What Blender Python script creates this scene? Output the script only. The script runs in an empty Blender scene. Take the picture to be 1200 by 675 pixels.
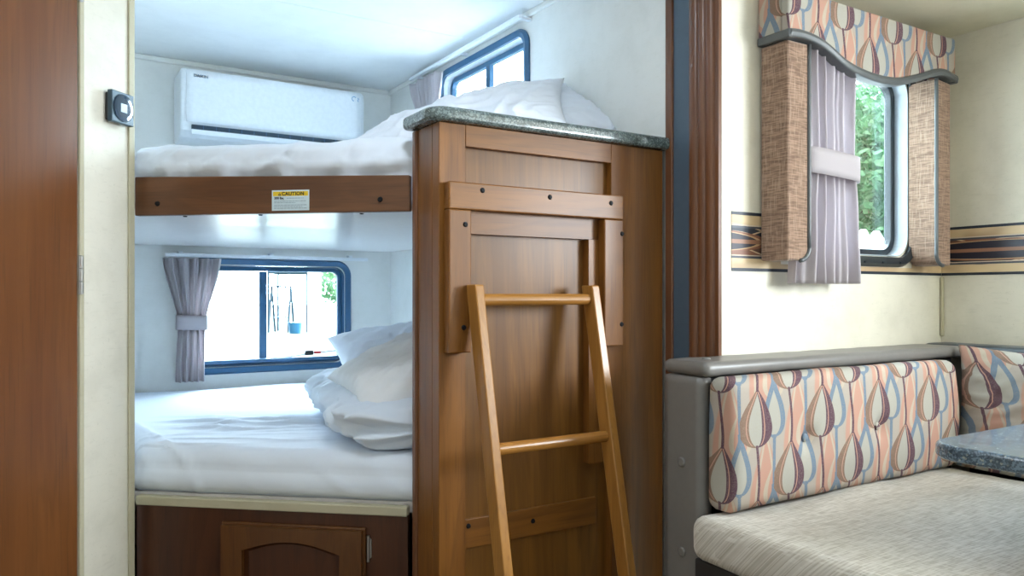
import bpy, bmesh, math, random
from mathutils import Vector, Matrix, noise
random.seed(7)
SC = bpy.context.scene
COL = SC.collection
PI = math.pi

# ------------------------------------------------------------ camera, world, sun, exposure
YAW = math.radians(31.7)
SY, CY = math.sin(YAW), math.cos(YAW)
EYE = 1.03
cam_d = bpy.data.cameras.new('camera'); cam = bpy.data.objects.new('camera', cam_d); COL.objects.link(cam)
cam.location = (0, 0, EYE); cam.rotation_euler = (PI/2, 0, -YAW)
cam_d.sensor_width = 36; cam_d.lens = 27.0; cam_d.shift_y = 7.5/1200; cam_d.clip_start = 0.02
SC.camera = cam

SC.view_settings.view_transform = 'Standard'; SC.view_settings.look = 'None'
SC.view_settings.gamma = 1.0; SC.view_settings.use_curve_mapping = False
SC.view_settings.exposure = 0.55
SC.cycles.use_denoising = True
SC.cycles.max_bounces = 10; SC.cycles.diffuse_bounces = 6; SC.cycles.transparent_max_bounces = 24
SC.cycles.sample_clamp_indirect = 8

world = bpy.data.worlds.new('sky'); SC.world = world; world.use_nodes = True
wn = world.node_tree.nodes['Background']
wn.inputs[0].default_value = (0.68, 0.85, 1.0, 1)
_nt = world.node_tree; _g = _nt.nodes.new('ShaderNodeTexCoord'); _d = _nt.nodes.new('ShaderNodeVectorMath'); _d.operation = 'DOT_PRODUCT'
_nt.links.new(_g.outputs['Generated'], _d.inputs[0]); _d.inputs[1].default_value = (.62, .78, 0)
_r = _nt.nodes.new('ShaderNodeMapRange'); _r.interpolation_type = 'SMOOTHSTEP'
_nt.links.new(_d.outputs['Value'], _r.inputs[0])
for _i, _v in ((1, .05), (2, .70), (3, 3.0), (4, 38.0)): _r.inputs[_i].default_value = _v
_nt.links.new(_r.outputs[0], wn.inputs[1])

sun_d = bpy.data.lights.new('sun', 'SUN'); sun = bpy.data.objects.new('sun', sun_d); COL.objects.link(sun)
sun_d.energy = 7.0; sun_d.angle = math.radians(3); sun_d.color = (1, .95, .86)
sun.rotation_euler = (math.radians(36), math.radians(12), 0)

def area(name, loc, direction, sx, sy, power, color, portal=False):
    d = bpy.data.lights.new(name, 'AREA'); d.shape = 'RECTANGLE'; d.size = sx; d.size_y = sy
    d.energy = power; d.color = color
    o = bpy.data.objects.new(name, d); COL.objects.link(o); o.location = loc
    o.rotation_euler = Vector(direction).to_track_quat('-Z', 'Y').to_euler()
    if portal: d.cycles.is_portal = True
    return o
# area lights on solid walls for off-frame daylight; front and entry ones are added
area('daylight_slideout_window', (2.36, -.18, 1.36), (-1, 0, -.12), .95, .62, 62, (.84, .93, 1.0))
area('added_front_light', (.35, -2.44, 1.45), (0, 1, 0), 1.5, .6, 3.5, (.78, .89, 1.0))
area('added_entry_light', (-.71, -.15, 1.62), (1, .25, -.05),   .6, .5, 2.2, (.80, .90, 1.0))
# sky portals of the windows in view
area('portal_low', (.88, 3.56, .94), (0, -1, 0), .72, .5, 0, (1, 1, 1), True)
area('portal_high', (1.53, 2.6, 1.71), (-1, 0, 0), .7, .5, 0, (1, 1, 1), True)
area('portal_dinette', (1.94, 1.41, 1.40), (0, -1, 0), .6, .6, 0, (1, 1, 1), True)

# ------------------------------------------------------------ picture measurement -> places on real planes
def ray(px, py):
    a = (px-600)/900; b = (345-py)/900
    return SY+a*CY, CY-a*SY, b
def on_y(px, py, Y):
    x, y, b = ray(px, py); t = Y/y; return Vector((x*t, Y, EYE+b*t))
def on_x(px, py, X):
    x, y, b = ray(px, py); t = X/x; return Vector((X, y*t, EYE+b*t))

# ------------------------------------------------------------ node helper
class X:
    def __init__(s, nt, sock): s.nt, s.s = nt, sock
    def _m(s, op, *o):
        n = s.nt.nodes.new('ShaderNodeMath'); n.operation = op
        for i, v in enumerate((s,)+o):
            if isinstance(v, X): s.nt.links.new(v.s, n.inputs[i])
            else: n.inputs[i].default_value = v
        return X(s.nt, n.outputs[0])
    def __add__(s, o): return s._m('ADD', o)
    __radd__ = __add__
    def __sub__(s, o): return s._m('SUBTRACT', o)
    def __rsub__(s, o): return (s*-1.0)+o
    def __mul__(s, o): return s._m('MULTIPLY', o)
    __rmul__ = __mul__
    def __truediv__(s, o): return s._m('DIVIDE', o)
    def abs(s): return s._m('ABSOLUTE')
    def sin(s): return s._m('SINE')
    def floor(s): return s._m('FLOOR')
    def fract(s): return s._m('FRACT')
    def mod(s, o): return s._m('FLOORED_MODULO', o)
    def lt(s, o): return s._m('LESS_THAN', o)
    def gt(s, o): return s._m('GREATER_THAN', o)
    def mn(s, o): return s._m('MINIMUM', o)
    def mx(s, o): return s._m('MAXIMUM', o)
    def pow(s, o): return s._m('POWER', o)
    def sm(s, a, b):
        n = s.nt.nodes.new('ShaderNodeMapRange'); n.interpolation_type = 'SMOOTHSTEP'
        s.nt.links.new(s.s, n.inputs[0]); n.inputs[1].default_value = a; n.inputs[2].default_value = b
        return X(s.nt, n.outputs[0])
def rgb(c): return (c[0], c[1], c[2], 1)
def mixc(nt, f, a, b):
    n = nt.nodes.new('ShaderNodeMix'); n.data_type = 'RGBA'
    for k, v in ((0, f), (6, a), (7, b)):
        if isinstance(v, X): nt.links.new(v.s, n.inputs[k])
        elif k == 0: n.inputs[0].default_value = v
        else: n.inputs[k].default_value = rgb(v)
    return X(nt, n.outputs[2])
def mat_new(name):
    m = bpy.data.materials.new(name); m.use_nodes = True
    return m, m.node_tree, m.node_tree.nodes['Principled BSDF']
def coords(nt):
    t = nt.nodes.new('ShaderNodeTexCoord'); sp = nt.nodes.new('ShaderNodeSeparateXYZ')
    nt.links.new(t.outputs['Object'], sp.inputs[0])
    return [X(nt, sp.outputs[i]) for i in range(3)], X(nt, t.outputs['Object'])
def vec(nt, x, y, z):
    n = nt.nodes.new('ShaderNodeCombineXYZ')
    for i, v in enumerate((x, y, z)):
        if isinstance(v, X): nt.links.new(v.s, n.inputs[i])
        else: n.inputs[i].default_value = v
    return X(nt, n.outputs[0])
def noi(nt, v, scale, detail=3, rough=.5, dist=0.0):
    n = nt.nodes.new('ShaderNodeTexNoise'); nt.links.new(v.s, n.inputs['Vector'])
    n.inputs['Scale'].default_value = scale; n.inputs['Detail'].default_value = detail
    n.inputs['Roughness'].default_value = rough; n.inputs['Distortion'].default_value = dist
    return X(nt, n.outputs['Fac'])
def bump(nt, bsdf, h, strength=.2, dist=.002):
    n = nt.nodes.new('ShaderNodeBump'); n.inputs['Strength'].default_value = strength
    n.inputs['Distance'].default_value = dist
    nt.links.new(h.s, n.inputs['Height']); nt.links.new(n.outputs[0], bsdf.inputs['Normal'])
def setc(nt, b, c): nt.links.new(c.s, b.inputs['Base Color'])

def plain(name, c, rough=.5, metal=0, spec=.5, coat=0):
    m, nt, b = mat_new(name)
    b.inputs['Base Color'].default_value = rgb(c); b.inputs['Roughness'].default_value = rough
    b.inputs['Metallic'].default_value = metal; b.inputs['Specular IOR Level'].default_value = spec
    b.inputs['Coat Weight'].default_value = coat
    (co, ob) = coords(nt)
    f = noi(nt, ob, 60, 2)
    setc(nt, b, mixc(nt, f.sm(.3, .75)*.5, c, tuple(v*.9 for v in c)))
    return m
def wood(name, dark, mid, light, axis=2, rough=.32, scale=1.0, coat=.12):
    m, nt, b = mat_new(name)
    (co, ob) = coords(nt)
    if axis == 3: co = [co[0]*.763-co[1]*.646, co[0]*.646+co[1]*.763, co[2]]; axis = 0
    k = [30*scale]*3; k[axis] = 1.6*scale
    v = vec(nt, co[0]*k[0], co[1]*k[1], co[2]*k[2])
    k2 = [7*scale]*3; k2[axis] = .8*scale
    v2 = vec(nt, co[0]*k2[0], co[1]*k2[1], co[2]*k2[2])
    k3 = [260*scale]*3; k3[axis] = 9*scale
    v3 = vec(nt, co[0]*k3[0], co[1]*k3[1], co[2]*k3[2])
    g = noi(nt, v, 1, 4, .6, .6); big = noi(nt, v2, 1, 3, .5, 1.6); fine = noi(nt, v3, 1, 2)
    rings = (big*26.0 + g*2.0).sin()*.5+.5
    c = mixc(nt, (g*.40+big*.60+rings*.06).sm(.33, .70), mid, light)
    c = mixc(nt, (fine.sm(.52, .76))*.28, c, dark)
    c = mixc(nt, rings.pow(6.0)*.22, c, dark)
    setc(nt, b, c); b.inputs['Roughness'].default_value = rough; b.inputs['Specular IOR Level'].default_value = .35
    b.inputs['Coat Weight'].default_value = coat; b.inputs['Coat Roughness'].default_value = .22
    bump(nt, b, fine, .08, .001)
    return m
def wallpaper(name, c, dark, rough=.6):
    m, nt, b = mat_new(name); (co, ob) = coords(nt)
    a = noi(nt, ob, 9, 5, .65); s = noi(nt, ob, 160, 2)
    st = noi(nt, vec(nt, co[0]*24, co[1]*24, co[2]*140), 1, 2)
    col = mixc(nt, a.sm(.4, .72)*.28, c, tuple(v*.93 for v in dark))
    col = mixc(nt, s.sm(.66, .74)*.35, col, dark)
    col = mixc(nt, st.sm(.55, .8)*.25, col, dark)
    setc(nt, b, col); b.inputs['Roughness'].default_value = rough
    return m
def granite(name, base):
    m, nt, b = mat_new(name); (co, ob) = coords(nt)
    v = nt.nodes.new('ShaderNodeTexVoronoi'); nt.links.new(ob.s, v.inputs['Vector']); v.inputs['Scale'].default_value = 300
    f = X(nt, v.outputs['Color']); sp = nt.nodes.new('ShaderNodeSeparateColor'); nt.links.new(f.s, sp.inputs[0])
    r = X(nt, sp.outputs[0]); n2 = noi(nt, ob, 45, 5, .7)
    c = mixc(nt, r.gt(.55), base, tuple(x*1.9+.02 for x in base))
    c = mixc(nt, (r+n2*.5).gt(1.19), c, (.26, .30, .28))
    c = mixc(nt, n2.sm(.45, .62)*.6, c, tuple(x*.35 for x in base))
    setc(nt, b, c); b.inputs['Roughness'].default_value = .22; b.inputs['Coat Weight'].default_value = .3
    return m
def tweed(name, c1, c2, c3, flat=False):
    m, nt, b = mat_new(name); (co, ob) = coords(nt)
    u = co[0]-co[1]*.97
    zz = co[1]+co[2]*.9 if flat else co[2]
    if flat: u = co[0]
    row = (zz*420).floor(); colm = (u*420).floor()
    h = noi(nt, vec(nt, u*22, row*3.71, 0.0), 1, 2); w = noi(nt, vec(nt, zz*22, colm*3.71, 5.0), 1, 2)
    l = noi(nt, vec(nt, u*3, row*.35, 9.0), 1, 2)
    grid = ((u*2640).sin()*(zz*2640).sin())*.5+.5
    c = mixc(nt, h.sm(.36, .62), c1, c2)
    c = mixc(nt, w.sm(.48, .68)*.6, c, c3)
    c = mixc(nt, l.sm(.5, .7)*.35, c, c1)
    setc(nt, b, c); b.inputs['Roughness'].default_value = .92; b.inputs['Specular IOR Level'].default_value = .1
    b.inputs['Sheen Weight'].default_value = .3
    bump(nt, b, h+w+grid*.3, .10, .0008)
    return m
def retro(name):
    """woven upholstery: columns of teardrops on wavy stems, purple/brown outlined and blue outlined, on peach and oatmeal"""
    m, nt, b = mat_new(name); (co, ob) = coords(nt)
    wob = noi(nt, ob, 9, 1)-.5
    u = co[0]-co[1]*.97 + wob*.012; v = co[2] + .5*0
    P, Q = .108, .235
    def lattice(u0, v0, p=P):
        q = (u-u0)/p+.5; i = q.floor(); a = q.fract()-.5
        bb = ((v-v0)/Q + i.mod(2.0)*.5); bb = bb.fract()
        return a, bb
    def width(bb, s0, ln, W, k=1.25):
        s = ((bb-s0)/ln).mx(0.0).mn(1.0)
        return s.pow(.55)*((1.0-s).pow(k))*W
    peach, oat, cream = (.44, .245, .185), (.36, .315, .27), (.43, .36, .28)
    purple, brown, blue, grey = (.095, .048, .068), (.20, .125, .09), (.14, .19, .25), (.36, .345, .30)
    # ground: peach ogees with oatmeal between
    a3, b3 = lattice(P*.25, .05, P)
    w3 = width(b3, .0, 1.0, 1.25, 1.0)
    c = mixc(nt, (a3.abs()-w3).sm(-.02, .02), peach, oat)
    c = mixc(nt, (((a3.abs()-w3*.62)).abs()).lt(.03), c, cream)
    # secondary oatmeal drops
    a4, b4 = lattice(P*.5, .0, P)
    w4 = width(b4, .52, .44, .95)
    c = mixc(nt, (a4.abs()-w4).lt(0.0), c, cream)
    c = mixc(nt, (a4.abs()-w4*.6).lt(-.004), c, peach)
    # blue drops and stems
    a2, b2 = lattice(P*.5, Q*.12)
    w2 = width(b2, .06, .50, .80)
    ins = (a2.abs()-w2).lt(0.0)
    c = mixc(nt, ins, c, grey)
    c = mixc(nt, ((a2.abs()-w2).abs()).lt(.07)*(b2.gt(.05))*(b2.lt(.62)), c, blue)
    c = mixc(nt, a2.abs().lt(.045)*(b2.lt(.08)+b2.gt(.54)).mn(1.0), c, blue)
    # purple / brown drops and stems (stem sways)
    a1, b1 = lattice(0.0, 0.0)
    a1 = a1 + ((b1*6.2832).sin())*.05
    w1 = width(b1, .10, .52, 1.28, 1.15)
    band = ((a1.abs()-w1*.78).abs())
    th = w1*.27+.03
    inb = (band-th).lt(0.0)*b1.gt(.08)*b1.lt(.68)
    c = mixc(nt, (a1.abs()-w1*.5).lt(0.0), c, grey)
    side = mixc(nt, a1.gt(0.0), brown, purple)
    c = mixc(nt, inb, c, side)
    c = mixc(nt, ((a1.abs()-w1*.62).abs()).lt(.014)*b1.gt(.12)*b1.lt(.6), c, peach)
    c = mixc(nt, a1.abs().lt(.035)*(b1.lt(.12)+b1.gt(.60)).mn(1.0), c, purple)
    weave = noi(nt, vec(nt, u*500, co[1]*500, co[2]*500), 1, 2)
    c = mixc(nt, weave.sm(.45, .7)*.35, c, tuple(x*.8 for x in cream))
    setc(nt, b, c); b.inputs['Roughness'].default_value = .85; b.inputs['Specular IOR Level'].default_value = .2
    bump(nt, b, weave, .15, .001)
    return m
def border_mat(name):
    m, nt, b = mat_new(name); (co, ob) = coords(nt)
    u = co[0]-co[1]; v = (co[2]+.075)/.15      # mesh is built about its mid height
    wv = noi(nt, vec(nt, u*2.2, 0.0, 0.0), 1, 2)
    tan, dark, brown, rust = (.46, .32, .19), (.012, .02, .035), (.15, .075, .045), (.25, .105, .06)
    g = noi(nt, vec(nt, u*5, co[2]*14, 0.0), 1, 2)
    c = mixc(nt, g.sm(.35, .65), brown, rust)
    mid = v.gt(.24)*v.lt(.74)
    c = mixc(nt, mid, mixc(nt, g.sm(.4, .6), tan, (.66, .5, .3)), c)
    for k, (f, ph, am) in enumerate(((9.0, .4, .23), (6.0, 2.2, .3), (13.0, 4.0, .16))):
        y = ((u*f+ph).sin())*am + .5
        dd = (v-y).abs()
        c = mixc(nt, dd.lt(.055), c, dark if k != 1 else (.10, .05, .035))
        c = mixc(nt, (dd-.065).abs().lt(.012), c, (.62, .46, .30))
    # large dark ovals
    uu = ((u+.33)/.62).fract()-.5
    e = ((uu*.62/.235).pow(2.0)+((v-.5)/.17).pow(2.0))
    c = mixc(nt, e.lt(1.5), c, rust)
    c = mixc(nt, e.lt(1.22), c, (.55, .36, .2))
    c = mixc(nt, e.lt(1.08), c, (.02, .018, .03))
    c = mixc(nt, ((v-.5).abs().lt(.035))*e.lt(1.2), c, (.30, .15, .09))
    for y, h in ((.24, .018), (.74, .018)):
        c = mixc(nt, (v-y).abs().lt(h), c, (.05, .06, .08))
        c = mixc(nt, (v-y-.03).abs().lt(.009), c, (.6, .5, .4))
    c = mixc(nt, (v-.5).abs().gt(.44), c, dark)
    setc(nt, b, c); b.inputs['Roughness'].default_value = .4
    return m
def cloth_mat(name, c, trans=0.0, rough=.85):
    m, nt, b = mat_new(name); (co, ob) = coords(nt)
    w = noi(nt, ob, 700, 1); big = noi(nt, ob, 6, 3)
    setc(nt, b, mixc(nt, (w*.5+big*.5).sm(.3, .7)*.5, c, tuple(x*.93 for x in c)))
    b.inputs['Roughness'].default_value = rough; b.inputs['Specular IOR Level'].default_value = .15
    b.inputs['Sheen Weight'].default_value = .15
    bump(nt, b, w, .06, .0006)
    if trans:
        t = nt.nodes.new('ShaderNodeBsdfTranslucent'); t.inputs[0].default_value = rgb(c)
        mx = nt.nodes.new('ShaderNodeMixShader'); mx.inputs[0].default_value = trans
        nt.links.new(b.outputs[0], mx.inputs[1]); nt.links.new(t.outputs[0], mx.inputs[2])
        nt.links.new(mx.outputs[0], nt.nodes['Material Output'].inputs[0])
    return m
def glass_mat(name):
    m = bpy.data.materials.new(name); m.use_nodes = True; nt = m.node_tree; nt.nodes.clear()
    o = nt.nodes.new('ShaderNodeOutputMaterial'); t = nt.nodes.new('ShaderNodeBsdfTransparent'); g = nt.nodes.new('ShaderNodeBsdfGlossy')
    t.inputs[0].default_value = (.96, .985, .98, 1); g.inputs[1].default_value = .02
    f = nt.nodes.new('ShaderNodeLayerWeight'); f.inputs[0].default_value = .12
    mx = nt.nodes.new('ShaderNodeMixShader')
    nt.links.new(f.outputs[1], mx.inputs[0]); nt.links.new(t.outputs[0], mx.inputs[1]); nt.links.new(g.outputs[0], mx.inputs[2])
    nt.links.new(mx.outputs[0], o.inputs[0])
    return m
def leaf_mat(name, c1, c2):
    m, nt, b = mat_new(name); (co, ob) = coords(nt)
    f = noi(nt, ob, 3.0, 3)
    c = mixc(nt, f.sm(.35, .65), c1, c2); setc(nt, b, c); b.inputs['Roughness'].default_value = .6
    t = nt.nodes.new('ShaderNodeBsdfTranslucent'); nt.links.new(c.s, t.inputs[0])
    mx = nt.nodes.new('ShaderNodeMixShader'); mx.inputs[0].default_value = .35
    nt.links.new(b.outputs[0], mx.inputs[1]); nt.links.new(t.outputs[0], mx.inputs[2])
    nt.links.new(mx.outputs[0], nt.nodes['Material Output'].inputs[0])
    return m

M = dict(
    paper=wallpaper('cream_wallpaper', (.72, .68, .575), (.52, .49, .39)),
    paper_pale=wallpaper('pale_wallpaper', (.80, .80, .77), (.68, .68, .63)),
    ceiling=wallpaper('ceiling_panel', (.84, .86, .86), (.76, .78, .78)),
    slide_ceiling=wallpaper('slideout_ceiling', (.68, .63, .48), (.56, .51, .37)),
    wood_v=wood('cherry_vertical', (.040, .012, .003), (.128, .043, .006), (.225, .086, .013), 2, .45),
    wood_h=wood('cherry_horizontal', (.040, .012, .003), (.132, .045, .006), (.228, .088, .013), 0, .45),
    wood_panel=wood('cherry_panel', (.040, .014, .004), (.122, .046, .006), (.228, .096, .016), 2, .45, .8),
    wood_door=wood('door_veneer', (.050, .017, .006), (.130, .043, .011), (.185, .068, .019), 2, .36, .7, .15),
    wood_rail=wood('bunk_rail_wood', (.028, .012, .006), (.095, .037, .015), (.160, .066, .026), 3, .4),
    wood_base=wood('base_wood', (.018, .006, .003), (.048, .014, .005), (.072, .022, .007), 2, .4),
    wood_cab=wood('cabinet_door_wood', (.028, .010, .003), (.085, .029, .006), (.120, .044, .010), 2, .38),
    wood_ladder=wood('ladder_wood', (.100, .042, .008), (.280, .118, .023), (.380, .175, .040), 2, .3),
    wood_rung=wood('rung_wood', (.100, .042, .008), (.290, .120, .023), (.385, .175, .040), 0, .27),
    wood_trim=wood('fascia_wood', (.035, .014, .008), (.120, .047, .021), (.185, .076, .034), 2, .35),
    floor=wood('vinyl_plank', (.03, .022, .018), (.07, .05, .035), (.10, .07, .05), 1, .4, .6),
    granite=granite('granite_laminate', (.080, .105, .105)),
    table_top=granite('table_laminate', (.055, .085, .115)),
    tweed=tweed('tan_tweed', (.16, .098, .066), (.31, .20, .14), (.40, .28, .205)),
    seat=tweed('tan_tweed_lit', (.40, .36, .30), (.60, .56, .50), (.70, .67, .62), True),  # same cloth as the cornice legs, paled to carry the strong light on it
    retro=retro('retro_upholstery'), border=border_mat('border_print'),
    sheet=cloth_mat('white_sheet', (.74, .80, .89)), pillow=cloth_mat('white_pillowcase', (.77, .82, .90)),
    pillow_warm=cloth_mat('ivory_pillowcase', (.82, .83, .84)), duvet=cloth_mat('white_duvet', (.74, .81, .90)),
    curtain=cloth_mat('mauve_curtain', (.60, .55, .57), .35), glass=glass_mat('window_glass'),
    black=plain('black_plastic', (.010, .013, .017), .35), blackframe=plain('black_window_frame', (.010, .016, .022), .35),
    blueframe=plain('dark_blue_frame', (.030, .105, .205), .35), white=plain('white_plastic', (.82, .85, .88), .3),
    whitegrey=plain('pale_grey_plastic', (.55, .62, .68), .4), darkslot=plain('dark_slot', (.012, .035, .06), .5),
    vinyl=plain('taupe_vinyl', (.165, .155, .145), .38), vinyl_dark=plain('slate_vinyl', (.055, .070, .085), .35),
    piping=plain('grey_piping', (.085, .092, .095), .35), seal=plain('blue_grey_seal', (.070, .105, .145), .5),
    dark=plain('bench_plinth', (.022, .022, .024), .5), steel=plain('steel', (.55, .55, .55), .3, 1),
    bronze=plain('bronze', (.075, .06, .05), .4, .8), bolt=plain('bolt_black', (.006, .007, .009), .6, 0, .2),
    dial=plain('glossy_navy', (.012, .03, .055), .08, 0, .8, .6), display=plain('lcd_grey', (.40, .50, .53), .25),
    under=plain('glossy_white_board', (.86, .82, .81), .30, 0, .5, .15), yellow=plain('caution_yellow', (.80, .55, .02), .5),
    ink=plain('ink', (.02, .025, .03), .6), inkgrey=plain('grey_ink', (.28, .38, .45), .6), label=plain('label_stock', (.62, .74, .80), .5),
    lipcream=wallpaper('cream_trim', (.48, .44, .31), (.36, .33, .21)), logo=plain('logo_blue', (.12, .36, .60), .4),
    red=plain('red_tab', (.65, .05, .06), .4), tab_skyblue=plain('blue_tub', (.02, .11, .22), .4),
    lawn=leaf_mat('lawn_green', (.036, .058, .018), (.048, .075, .026)), leaf=leaf_mat('leaf_green', (.08, .20, .09), (.19, .36, .17)),
    bark=plain('bark', (.14, .10, .07), .9), caravan=plain('white_cladding', (.85, .87, .88), .4), concrete=plain('pale_concrete', (.62, .64, .64), .8),
    galvanised=plain('galvanised', (.035, .06, .085), .6, 0, .2),
    lampglow=None)
lm, lnt, lb = mat_new('added_lamp_diffuser'); lb.inputs['Emission Color'].default_value = (.80, .90, 1, 1); lb.inputs['Emission Strength'].default_value = 52; M['lampglow'] = lm  # glow of the added ceiling lamp

# ------------------------------------------------------------ mesh helpers
def obj(name, bm, mat, parent=None, smooth=False, bevel=0, seg=2, sub=0, solid=0):
    me = bpy.data.meshes.new(name)
    if parent is not None:
        w = Vector((0, 0, 0)); p = parent
        while p is not None: w += p.location; p = p.parent
        bmesh.ops.translate(bm, verts=bm.verts, vec=-w)
    bmesh.ops.recalc_face_normals(bm, faces=bm.faces)
    bm.to_mesh(me); bm.free()
    o = bpy.data.objects.new(name, me); COL.objects.link(o)
    for mm in (mat if isinstance(mat, (list, tuple)) else [mat]): me.materials.append(mm)
    if smooth:
        for p in me.polygons: p.use_smooth = True
    if parent is not None: o.parent = parent
    if solid:
        md = o.modifiers.new('solid', 'SOLIDIFY'); md.thickness = solid; md.offset = 0
    if bevel:
        md = o.modifiers.new('bevel', 'BEVEL'); md.width = bevel; md.segments = seg; md.limit_method = 'ANGLE'
        md.angle_limit = math.radians(40)
    if sub:
        md = o.modifiers.new('sub', 'SUBSURF'); md.levels = sub; md.render_levels = sub
    return o
def tag(o, label=None, cat=None, group=None, kind=None):
    if label: o['label'] = label
    if cat: o['category'] = cat
    if group: o['group'] = group
    if kind: o['kind'] = kind
    return o
def thing(name, label, cat, loc, group=None):
    o = bpy.data.objects.new(name, None); COL.objects.link(o); o.location = loc; o.empty_display_size = .05
    return tag(o, label, cat, group)
def B(): return bmesh.new()
def box(bm, x0, x1, y0, y1, z0, z1, mx=None):
    v = [Vector((x, y, z)) for x in (x0, x1) for y in (y0, y1) for z in (z0, z1)]
    if mx is not None: v = [mx @ p for p in v]
    v = [bm.verts.new(p) for p in v]
    for f in ((0, 1, 3, 2), (4, 6, 7, 5), (0, 4, 5, 1), (2, 3, 7, 6), (0, 2, 6, 4), (1, 5, 7, 3)): bm.faces.new([v[i] for i in f])
    return bm
def prism(bm, pts, fn, d0, d1):
    """polygon pts (a,b) pushed between depths d0 and d1; fn(a,b,d) -> point"""
    n = len(pts)
    f = [bm.verts.new(fn(a, b, d0)) for a, b in pts]; g = [bm.verts.new(fn(a, b, d1)) for a, b in pts]
    bm.faces.new(f); bm.faces.new(g[::-1])
    for i in range(n): bm.faces.new((f[i], f[(i+1) % n], g[(i+1) % n], g[i]))
    return bm
def tube(bm, p, q, r, n=16, r2=None):
    p, q = Vector(p), Vector(q); d = (q-p).normalized()
    a = d.orthogonal().normalized(); b = d.cross(a); r2 = r if r2 is None else r2
    A = [bm.verts.new(p+(a*math.cos(2*PI*i/n)+b*math.sin(2*PI*i/n))*r) for i in range(n)]
    Bv = [bm.verts.new(q+(a*math.cos(2*PI*i/n)+b*math.sin(2*PI*i/n))*r2) for i in range(n)]
    bm.faces.new(A[::-1]); bm.faces.new(Bv)
    for i in range(n): bm.faces.new((A[i], A[(i+1) % n], Bv[(i+1) % n], Bv[i]))
    return bm
def sweep(bm, pts, r, n=10):
    pts = [Vector(p) for p in pts]; rings = []
    up = Vector((0.31, .77, .55))
    for i, p in enumerate(pts):
        d = (pts[min(i+1, len(pts)-1)]-pts[max(i-1, 0)]).normalized()
        a = (up-d*up.dot(d)).normalized(); b = d.cross(a)
        rings.append([bm.verts.new(p+(a*math.cos(2*PI*k/n)+b*math.sin(2*PI*k/n))*r) for k in range(n)])
    for A, C in zip(rings, rings[1:]):
        for k in range(n): bm.faces.new((A[k], A[(k+1) % n], C[(k+1) % n], C[k]))
    bm.faces.new(rings[0][::-1]); bm.faces.new(rings[-1])
    return bm
def rrect(a0, a1, b0, b1, r, n=8):
    """rounded rectangle as [(a,b,na,nb)] counter-clockwise"""
    out = []
    for (ca, cb, s) in ((a1-r, b1-r, 0), (a0+r, b1-r, 1), (a0+r, b0+r, 2), (a1-r, b0+r, 3)):
        for i in range(n+1):
            t = (s+i/n)*PI/2; out.append((ca+r*math.cos(t), cb+r*math.sin(t), math.cos(t), math.sin(t)))
    return out
def ring(bm, path, prof, fn):
    """closed profile [(outward, depth)] swept round a closed path; fn(a,b,d)"""
    rows = [[bm.verts.new(fn(a+na*o, b+nb*o, d)) for o, d in prof] for a, b, na, nb in path]
    n, m = len(rows), len(prof)
    for i in range(n):
        for j in range(m): bm.faces.new((rows[i][j], rows[(i+1) % n][j], rows[(i+1) % n][(j+1) % m], rows[i][(j+1) % m]))
    return bm
def holed(bm, outer, inner, fn):
    e = []
    for loop in (outer, inner):
        v = [bm.verts.new(fn(a, b, 0)) for a, b in loop]
        e += [bm.edges.new((v[i], v[(i+1) % len(v)])) for i in range(len(v))]
    bmesh.ops.triangle_fill(bm, use_beauty=True, use_dissolve=False, edges=e)
    return bm
def grid_bm(bm, nu, nv, fn, wrap=False):
    V = [[bm.verts.new(fn(i/(nu-(0 if wrap else 1)), j/(nv-1))) for j in range(nv)] for i in range(nu)]
    for i in range(nu if wrap else nu-1):
        for j in range(nv-1): bm.faces.new((V[i][j], V[(i+1) % nu][j], V[(i+1) % nu][j+1], V[i][j+1]))
    return V
def rounded_box(bm, lo, hi, r, res, disp=None):
    """finely divided rounded box; disp(p, normal) -> offset"""
    lo, hi = Vector(lo), Vector(hi); seen = {}
    n = [max(2, int(round((hi[k]-lo[k])/res))) for k in range(3)]
    def vert(i, j, k):
        key = (i, j, k)
        if key not in seen:
            q = Vector((lo[0]+(hi[0]-lo[0])*i/n[0], lo[1]+(hi[1]-lo[1])*j/n[1], lo[2]+(hi[2]-lo[2])*k/n[2]))
            c = Vector([min(max(q[t], lo[t]+r), hi[t]-r) for t in range(3)])
            d = q-c; nn = d.normalized() if d.length > 1e-7 else Vector((0, 0, 1))
            p = c+nn*r
            if disp: p = p+disp(p, nn)
            seen[key] = bm.verts.new(p)
        return seen[key]
    for ax in range(3):
        u, w = (ax+1) % 3, (ax+2) % 3
        for side in (0, n[ax]):
            for i in range(n[u]):
                for j in range(n[w]):
                    def key(a, b):
                        t = [0, 0, 0]; t[ax] = side; t[u] = a; t[w] = b; return vert(*t)
                    bm.faces.new((key(i, j), key(i+1, j), key(i+1, j+1), key(i, j+1)))
    return bm
def fnY(Y, s=1): return lambda a, b, d: Vector((a, Y+s*d, b))     # wall facing -y: a = x, b = z, depth towards +y
def fnX(Xc, s=1): return lambda a, b, d: Vector((Xc+s*d, a, b))   # wall facing -x: a = y, b = z, depth towards +x
def text_bm(body, size, fn, bold=0.0, spacing=1.0):
    cu = bpy.data.curves.new('t', 'FONT'); cu.body = body; cu.size = size; cu.offset = bold; cu.space_character = spacing
    cu.resolution_u = 3; cu.extrude = .0002
    o = bpy.data.objects.new('t', cu); COL.objects.link(o)
    bpy.context.view_layer.update()
    me = bpy.data.meshes.new_from_object(o.evaluated_get(bpy.context.evaluated_depsgraph_get()))
    bpy.data.objects.remove(o); bpy.data.curves.remove(cu)
    bm = B(); bm.from_mesh(me); bpy.data.meshes.remove(me)
    for v in bm.verts: v.co = fn(v.co.x, v.co.y, -v.co.z)
    return bm
def fbm(x, y, z=0.0, s=1.0):
    return noise.noise(Vector((x*s, y*s, z*s)))

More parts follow.
